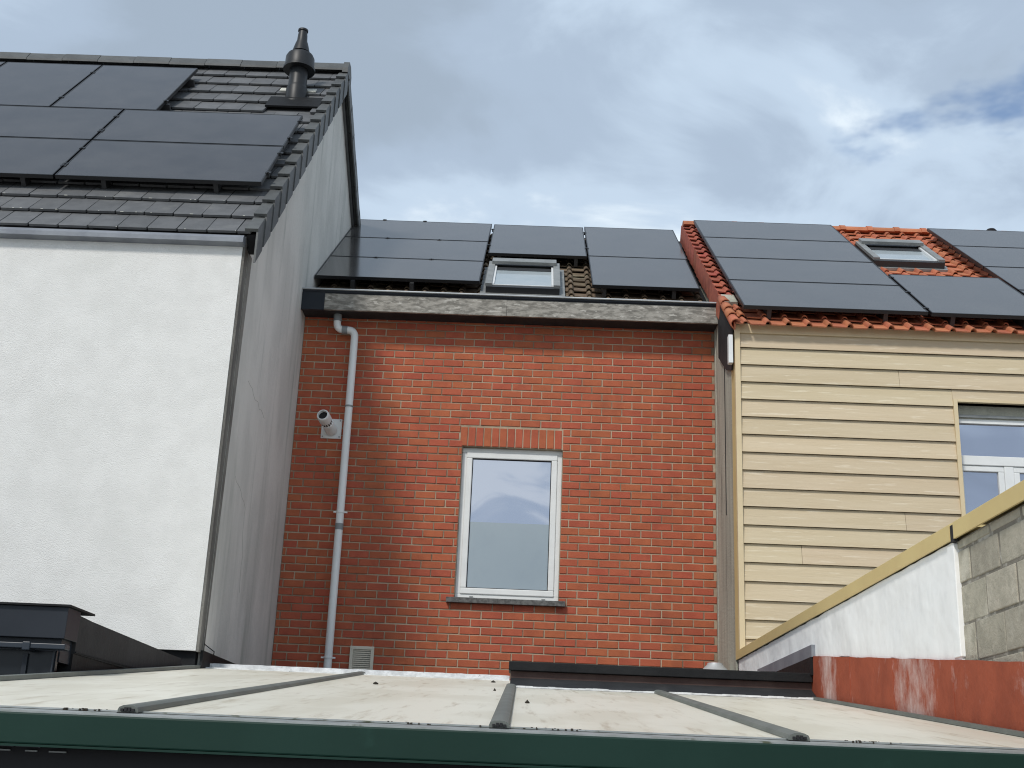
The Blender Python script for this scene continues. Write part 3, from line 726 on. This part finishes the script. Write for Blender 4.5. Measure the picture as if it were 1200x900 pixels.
# ================================================================== veranda with opal sheets
ve = empty('veranda', (-.25, 6.5, -2.6), 'veranda roof of cream opal plastic sheets with dark glazing bars and green front beam', 'veranda')
ribs = [-1.182, -.061, .837]
bays = [(-2.325,-1.184,9.33),(-1.180,-.063,9.33),(-.059,.835,7.84),(.839,1.772,7.84)]
VA = math.atan(.1017)
for a, b, ye in bays:
    MB().prism_x([(3.90,vz(3.90)),(ye,vz(ye)),(ye,vz(ye)-.016),(3.90,vz(3.90)-.016)], a, b).build('roof_sheet','sheet',ve)
def bar(x, w, y0, y1, h):
    prof = [(-w,0),(-w,.007),(-w*.88,h*.7),(-w*.5,h*.95),(0,h),(w*.5,h*.95),(w*.88,h*.7),(w,.007),(w,0)]
    n = len(prof); vs = []
    for y in (y0,y1):
        for px_, pz_ in prof: vs.append((x+px_, y-pz_*.1, vz(y)+.001+pz_))
    fs = [(i,i+1,n+i+1,n+i)[::-1] for i in range(n-1)]+[tuple(range(n)),tuple(range(2*n-1,n-1,-1)),(0,n,2*n-1,n-1)]
    return MB().add(vs,fs)
for x, ye in zip(ribs,(9.33,7.84,7.84)):
    o = bar(x,.031,3.84,ye,.021).build('glazing_bar','glazing_bar',ve,True)
    for j, q in enumerate((-.0165,-.0055,.0055,.0165)):
        hh = .011 if j in (1,2) else .007
        MB().box(x+q-.0042,x+q+.0042,3.832,3.8395,vz(3.84)+.004,vz(3.84)+.004+hh).build('chamber','black_void',o)
    MB().box(x-.03,x+.03,3.83,3.9,vz(3.84)-.030,vz(3.84)-.0005).build('bar_end','black_void',o)
MB().prism_x([(3.84,vz(3.84)+.002),(9.33,vz(9.33)+.002),(9.33,vz(9.33)+.022),(3.84,vz(3.84)+.022)], -2.372, -2.318).build('edge_bar','glazing_bar',ve)
MB().prism_x([(3.84,vz(3.84)+.002),(7.84,vz(7.84)+.002),(7.84,vz(7.84)+.018),(3.84,vz(3.84)+.018)], 1.765, XR-.0215).build('edge_bar','glazing_bar',ve)
MB().prism_x([(3.70,.140),(3.899,vz(3.899)-.004),(3.899,vz(3.899)-.02),(3.70,.120)], -2.7, XR-.021).build('end_profile','alu_strip',ve)
MB().prism_x([(3.885,vz(3.885)-.002),(3.905,vz(3.905)-.0),(3.905,vz(3.905)+.002),(3.885,vz(3.885)+.002)], -2.3, 1.76).build('sheet_end_tape','alu_strip',ve)
MB().box(-3.2, XR-.021, 3.69, 3.86, .047, .1345).build('front_beam','beam_green',ve,bevel=.005)
MB().box(-3.2, XR-.021, 3.682, 3.70, .040, .0465).build('beam_lip','beam_green',ve)
MB().box(-3.2, XR-.021, 3.76, 3.84, -.10, .0395).build('top_rail','black_void',ve)
for xx, ww in ((-1.53,.045),(-1.44,.035),(-1.37,.05)):
    MB().box(xx, xx+ww, 3.752, 3.7595, .027, .031).build('gap_light_strip','skylight_frame',ve)  # pale strips paint the light showing through gaps under the beam
for i in range(5):
    x = -3.2+i*1.25; MB().box(x, x+.06, 3.765, 3.835, -2.6, -.1005).build('post','navy_cladding',ve)
    if i < 4: MB().box(x+.0605, x+1.2495, 3.795, 3.805, -2.6, -.1005).build('door_pane','dark_glass',ve)
MB().box(-2.36,-2.31, 3.86, 9.2, -2.6, -.0).build('side_wall','navy_cladding',ve)
wf = MB(); n = 50                            # painted lead flashing along the top end
top = [( -2.335+(XF-.02+2.335)*i/n, .745+random.uniform(-.0015,.0015)) for i in range(n+1)]
botm = [(x, .700+random.uniform(-.002,.002)) for x, z in reversed(top)]
wf.prism_y(top+botm, 9.335, 9.35); wf.prism_y([(x,.702+.006) for x,z in top[::n]]+[(x,.69) for x,z in reversed(top[::n])], 9.22, 9.3345)
wf.build('end_flashing','flash_white',ve)
sl = MB(); n = 40
for i in range(n):                           # sealant bead along the right-hand upstand
    x = XF+(1.77-XF)*i/n; x2 = XF+(1.77-XF)*(i+1)/n
    sl.box(x, x2+.0005, 7.68+random.uniform(-.006,.004), 7.702, vz(7.69)+.001, vz(7.69)+.012+random.uniform(-.002,.002))
sl.build('sealant_bead','flash_white',ve)
# leaves and bits of debris lying on the sheets
dbl = ['dark dead leaf on the opal sheet left of the middle bar','small dark leaf right of the middle glazing bar','dark twig beside the top of the middle bar','short twig lying near the brown upstand corner']
for (x, y, s_, e), lb in zip([(-.835,7.27,.020,.5),(.03,5.62,.014,.9),(-.145,7.0,.010,.4),(-.19,8.6,.022,.25)], dbl):
    mb = MB(); z = vz(y); pts = [(0,-1),(.55,-.5),(.8,.2),(.3,.9),(-.35,.8),(-.8,.1),(-.5,-.7)]
    vs = [(x+px_*s_, y+py_*s_*e*2, z+.003+.006*random.random()) for px_, py_ in pts]+[(x,y,z+.016)]
    vs += [(x+px_*s_*.9, y+py_*s_*e*1.8, z+.001) for px_, py_ in pts]
    fs = [(i,(i+1)%7,7) for i in range(7)]+[(8+(i+1)%7, 8+i, i)[::-1] for i in range(7)]+[((i+1)%7,8+(i+1)%7,i)[::-1] for i in range(7)]+[tuple(range(14,7,-1))]
    tag(mb.add(vs,fs).build('dead_leaf','debris'), lb, 'leaf', 'debris on the veranda roof')
mo = MB()
for i in range(80):
    x = random.choice((random.gauss(-1.33,.05), random.gauss(.12,.07), random.gauss(-.33,.05), random.gauss(1.03,.05))); y = random.uniform(3.878,3.90); s_ = random.uniform(.0012,.004)
    mo.box(x-s_,x+s_,y-.003,y+.003,vz(y)-.002,vz(y)+random.uniform(.001,.005))
tag(mo.build('moss_grit','debris'), 'dark grit and moss gathered along the lower edge of the opal sheets', 'moss', kind='stuff')

# ================================================================== dark extension on the left
ex = empty('dark_extension', (-4.2, 7.7, -2.6), 'dark blue-black clad extension roof edge at the lower left', 'extension')
MB().box(-6.6, -2.40, 6.552, 6.75, .618, .782).build('fascia','navy_cladding',ex,bevel=.003)
MB().box(-6.6, -2.425, 6.59, 6.75, .50, .6175).build('lower_fascia','navy_cladding',ex)
MB().box(-6.6, -2.385, 6.53, 6.93, .7825, .793).build('top_flange','black_membrane',ex)
MB().prism_x([(6.7505,.56),(6.7505,.762),(6.95,.755),(8.6,.735),(8.86,.735),(8.92,.70),(8.92,.56)], -2.62, -2.405).build('side_upstand','grey_membrane',ex)
MB().box(-6.6, -2.6205, 6.7505, 9.0, .60, .70).build('roof_sheet','black_membrane',ex)
MB().box(-6.6, -2.412, 6.7505, 9.03, -2.6, .5595).build('side_wall','black_membrane',ex)
MB().prism_x([(6.755,.572),(8.6,.588),(8.6,.581),(6.755,.565)], -2.4045, -2.399).build('membrane_lap','black_void',ex)
MB().box(-6.6, -2.36, 6.47, 6.545, .555, .583).build('gutter_rail','navy_rail',ex,bevel=.004)
MB().box(-2.58, -2.54, 6.462, 6.5455, .545, .588).build('rail_bracket','navy_rail',ex,bevel=.004)
MB().box(-6.6, -2.43, 6.56, 6.5895, -2.6, .5545).build('window_pane','dark_glass',ex)
MB().box(-2.60, -2.575, 6.548, 6.5599, -2.6, .5345).build('window_bar','navy_cladding',ex)
MB().box(-2.445, -2.437, 6.545, 6.5599, -2.6, .5545).build('pane_edge','navy_rail',ex)

# ================================================================== things fixed to the brick wall
dp = empty('drainpipe', (-1.79, 11.6, .7), 'grey plastic drainpipe with an offset bend running down the brick wall', 'drainpipe')
def arc(p0, p1, p2, n=6):
    P0, P1, P2 = map(Vector,(p0,p1,p2)); return [P0*(1-t)**2+P1*2*t*(1-t)+P2*t*t for t in [i/n for i in range(n+1)]]
yp = 11.61
path = [Vector((-1.985,yp,4.43)), Vector((-1.982,yp,4.325))]+arc((-1.98,yp,4.31),(-1.977,yp,4.245),(-1.915,yp,4.243))+arc((-1.865,yp,4.242),(-1.80,yp,4.24),(-1.795,yp,4.17))+[Vector((-1.791,yp,3.0)),Vector((-1.787,yp,.68))]
MB().tube(path, .0375, 18).build('pipe','pvc_grey',dp,True)
MB().tube([(-1.979,yp,4.33),(-1.982,yp,4.40)], .042, 18).build('socket','pvc_grey_dark',dp,True)
MB().tube([(-1.925,yp,4.243),(-1.87,yp,4.242)], .0415, 18).build('socket','pvc_grey_dark',dp,True)
MB().tube([(-1.792,yp,3.435),(-1.792,yp,3.452)], .0415, 18).build('socket','pvc_grey_dark',dp,True)
MB().tube([(-1.789,yp,2.215),(-1.789,yp,2.275)], .040, 18).build('coupling','pvc_grey_dark',dp,True)
for z in (2.386, 1.02):
    b = MB().tube([(-1.789,yp,z-.008),(-1.789,yp,z+.010)], .043, 18); b.box(-1.855,-1.723,yp-.008,yp+.012,z-.006,z+.008); b.box(-1.80,-1.78,yp+.03,YB+.005,z-.006,z+.006)
    b.build('bracket','pvc_grey',dp,True)
bf = empty('boiler_flue', (-1.957, YB, 3.13), 'white boiler flue pipe on a square plate poking out of the brick wall', 'flue')
MB().box(-2.058,-1.858,YB-.016,YB-.001,3.132,3.332).build('wall_plate','pvc_white',bf,bevel=.004)
for x in (-2.04,-1.876):
    for z in (3.15,3.314): MB().box(x-.006,x+.006,YB-.019,YB-.0161,z-.006,z+.006).build('screw','pvc_grey_dark',bf)
ax = Vector((-.052,-.40,.075)).normalized(); q = ax.to_track_quat('Z','Y').to_matrix()
c0 = (-1.955, YB-.015, 3.212)
def fl_l(prof, name, mat, n=26): return MB().lathe(prof, c0, n, q).build(name, mat, bf, True)
fl_l([(.058,0),(.058,.17),(.052,.174),(.052,.235),(.0,.236)][:4], 'pipe', 'pvc_grey')
fl_l([(.050,.2355),(.062,.236),(.062,.315),(.060,.335),(.054,.345),(.0455,.3455),(.044,.31),(.03,.30)], 'terminal_cap', 'pvc_white')
fl_l([(.043,.3115),(.043,.3135),(.01,.3138)], 'mouth', 'black_void')
for i in range(14):
    a = 2*math.pi*i/14; m3 = q @ Matrix.Rotation(a,3,'Z')
    mb = MB().box(.0525,.0545,-.006,.006,.182,.226); mb.v = [tuple(m3 @ Vector(p)+Vector(c0)) for p in mb.v]; mb.build('intake_slot','black_void',bf)
gv = empty('wall_vent', (-1.49, YB, .93), 'small cream vent grille low on the brick wall beside the drainpipe', 'vent')
MB().ring(-1.602,-1.378,YB-.026,YB-.003,.90,1.144,.03).build('frame','cream_plastic',gv,bevel=.003)
MB().box(-1.575,-1.405,YB-.006,YB-.0035,.928,1.116).build('backing','skylight_frame',gv)
for i in range(10):
    z = .935+i*.0185
    MB().prism_x([(YB-.022,z),(YB-.019,z-.001),(YB-.008,z+.013),(YB-.011,z+.014)], -1.571, -1.409).build('slat','vent_slat',gv)

# ================================================================== solar panels
PVM = {}
def panel_mesh(w, h, gm):
    k = (round(w,3), round(h,3), gm)
    if k not in PVM:
        w_, h_, _g = k
        PVM[k] = (MB().ring(0,w_,0,h_,0,.035,.011,'z').mesh('frame','pv_frame'), MB().box(.0112,w_-.0112,.0112,h_-.0112,.024,.0336).mesh('glass',gm),
                  MB().box(-.024,.024,-.018,.018,0,.004).box(-.006,.006,-.01,.01,-.03,.008).mesh('clamp','pv_frame'))
    return PVM[k]
def panel(R, x0, x1, u0, u1, h, label, group, clamps=()):
    w, L = x1-x0, u1-u0; f, g_, c = panel_mesh(w, L, 'pv_glass_dark' if group == GL else 'pv_glass')
    e = empty('solar_panel', R.p(x0,u0,h), label, 'solar panel', group); e.rotation_euler = (R.a,0,0)
    for nm, me in (('frame',f),('glass',g_)):
        o = bpy.data.objects.new(nm, me); COL.objects.link(o); o.parent = e
    for cx, cy, rot in clamps:
        o = bpy.data.objects.new('clamp', c); COL.objects.link(o); o.parent = e; o.location = (cx*w if cx not in (0,1) else (-.010 if cx == 0 else w+.010), cy*L if cy not in (0,1) else (-.010 if cy == 0 else L+.010), .0355); o.rotation_euler = (0,0,rot)
    return e
H2 = math.pi/2
GL, GC, GR = 'solar panels on the white house', 'solar panels on the brick house', 'solar panels on the tan house'
hl = .125
LA = ((.845,1.815),(1.835,2.80))
n_ = ('lower','upper')
for i, (a, b) in enumerate(LA):
    panel(LR, -4.147, -2.375, a, b, hl, 'wide black solar panel at the right end of the %s, white house roof' % ('lowest row' if i == 0 else 'second row up'), GL, ((0,.25,0),(0,.75,0),(1,.25,0),(1,.8,0)))
    panel(LR, -5.939, -4.167, a, b, hl, 'wide black solar panel cut by the left picture edge, %s, white house roof' % ('lowest row' if i == 0 else 'second row up'), GL, ((1,.3,0),))
panel(LR, -4.895, -3.842, 2.82, 4.435, hl, 'tall black solar panel at the right end of the top row, white house roof', GL, ((0,.2,0),(0,.8,0),(1,.2,0)))
panel(LR, -5.968, -4.915, 2.82, 4.435, hl, 'tall black solar panel left of the rightmost one in the top row, white house roof', GL)
panel(LR, -7.041, -5.988, 2.82, 4.435, hl, 'tall black solar panel showing only a corner at the left picture edge, white house roof', GL)
cu = ((.10,1.02),(1.04,2.075),(2.095,3.18))
for i, (a, b) in enumerate(cu):
    panel(CR, -2.318, -.592, a, b, .095, 'wide black solar panel, %s row of the stack against the grey side wall' % ('bottom','middle','top')[i], GC, ((.3,1,0),(.66,1,0)) if i < 2 else ((.2,1,0),(.5,1,0)))
panel(CR, -.562, .573, 1.475, 3.155, .095, 'tall black solar panel above the skylight of the brick house', GC, ((0,.25,0),(0,.8,0),(1,.25,0),(1,.8,0)))
panel(CR, .590, 1.728, 1.51, 3.20, .095, 'upper black solar panel beside the red verge tiles, brick house roof', GC)
panel(CR, .590, 1.712, .12, 1.49, .095, 'lower black solar panel beside the red verge tiles, brick house roof', GC)
ru = ((.15,1.13),(1.15,2.155),(2.175,3.20),(3.22,4.22))
nm4 = ('bottom','second','third','top')
for i, (a, b) in enumerate(ru):
    panel(RR, 1.895, 3.566, a, b, .10, 'wide black solar panel, %s row of the stack beside the verge, tan house roof' % nm4[i], GR)
    panel(RR, 4.735, 6.385, a, b, .10, 'wide black solar panel, %s row at the right picture edge, tan house roof' % nm4[i] if i else 'wide black solar panel of the bottom row at the far right, tan house roof', GR)
panel(RR, 3.590, 4.705, .125, 1.63, .10, 'single tall black solar panel below the skylight of the tan house', GR, ((0,.1,0),(0,.5,0),(0,.9,0),(1,.3,0)))
def rail(R, x, u0, u1, h0, h1, label, group):
    mb = MB(); R.slab(mb, x-.02, x+.02, u0, u1, h0, h1-.001)
    o = mb.build('mounting_rail','rail_alu'); tag(o, label, 'rail', group)
    return o
for x, w_ in ((-1.92,'left'),(-1.30,'right')): rail(CR, x, .045, 3.1, .0, .093, w_+' metal mounting rail under the panel stack beside the grey side wall', 'rails on the brick house')
for x, w_ in ((0.72,'left'),(1.45,'right')): rail(CR, x, .14, 3.1, .0, .093, w_+' metal mounting rail under the two panels beside the red verge', 'rails beside the red verge')
for x, w_ in ((-0.44,'left'),(0.45,'right')): rail(CR, x, 1.49, 3.1, .0, .093, w_+' metal mounting rail under the panel above the skylight', 'rails above the skylight')
for x, w_ in ((2.14,'left'),(3.2,'right')): rail(RR, x, .19, 4.1, .0, .099, w_+' metal mounting rail under the left panel stack of the tan house', 'rails of the left stack')
for x, w_ in ((3.8,'left'),(4.47,'right')): rail(RR, x, .16, 1.6, .0, .099, w_+' metal mounting rail under the tall panel below the tan house skylight', 'rails of the tall panel')
for x, w_ in ((4.86,'left'),(6.0,'right')): rail(RR, x, .19, 4.1, .0, .099, w_+' metal mounting rail under the right panel stack of the tan house', 'rails of the right stack')
for x, w_ in ((-5.4,'leftmost'),(-4.45,'second from left'),(-3.75,'third from left'),(-2.78,'rightmost')): rail(LR, x, .88, 2.78, .03, .123, w_+' metal rail under the wide panels of the white house', 'rails of the wide panels')
for u in (3.15,4.1):
    mb = MB(); LR.slab(mb, -6.9, -3.80, u-.02, u+.02, .03, .123); tag(mb.build('mounting_rail','rail_alu'), '%s metal cross rail under the tall top-row panels of the white house' % ('lower' if u < 4 else 'upper'), 'rail')
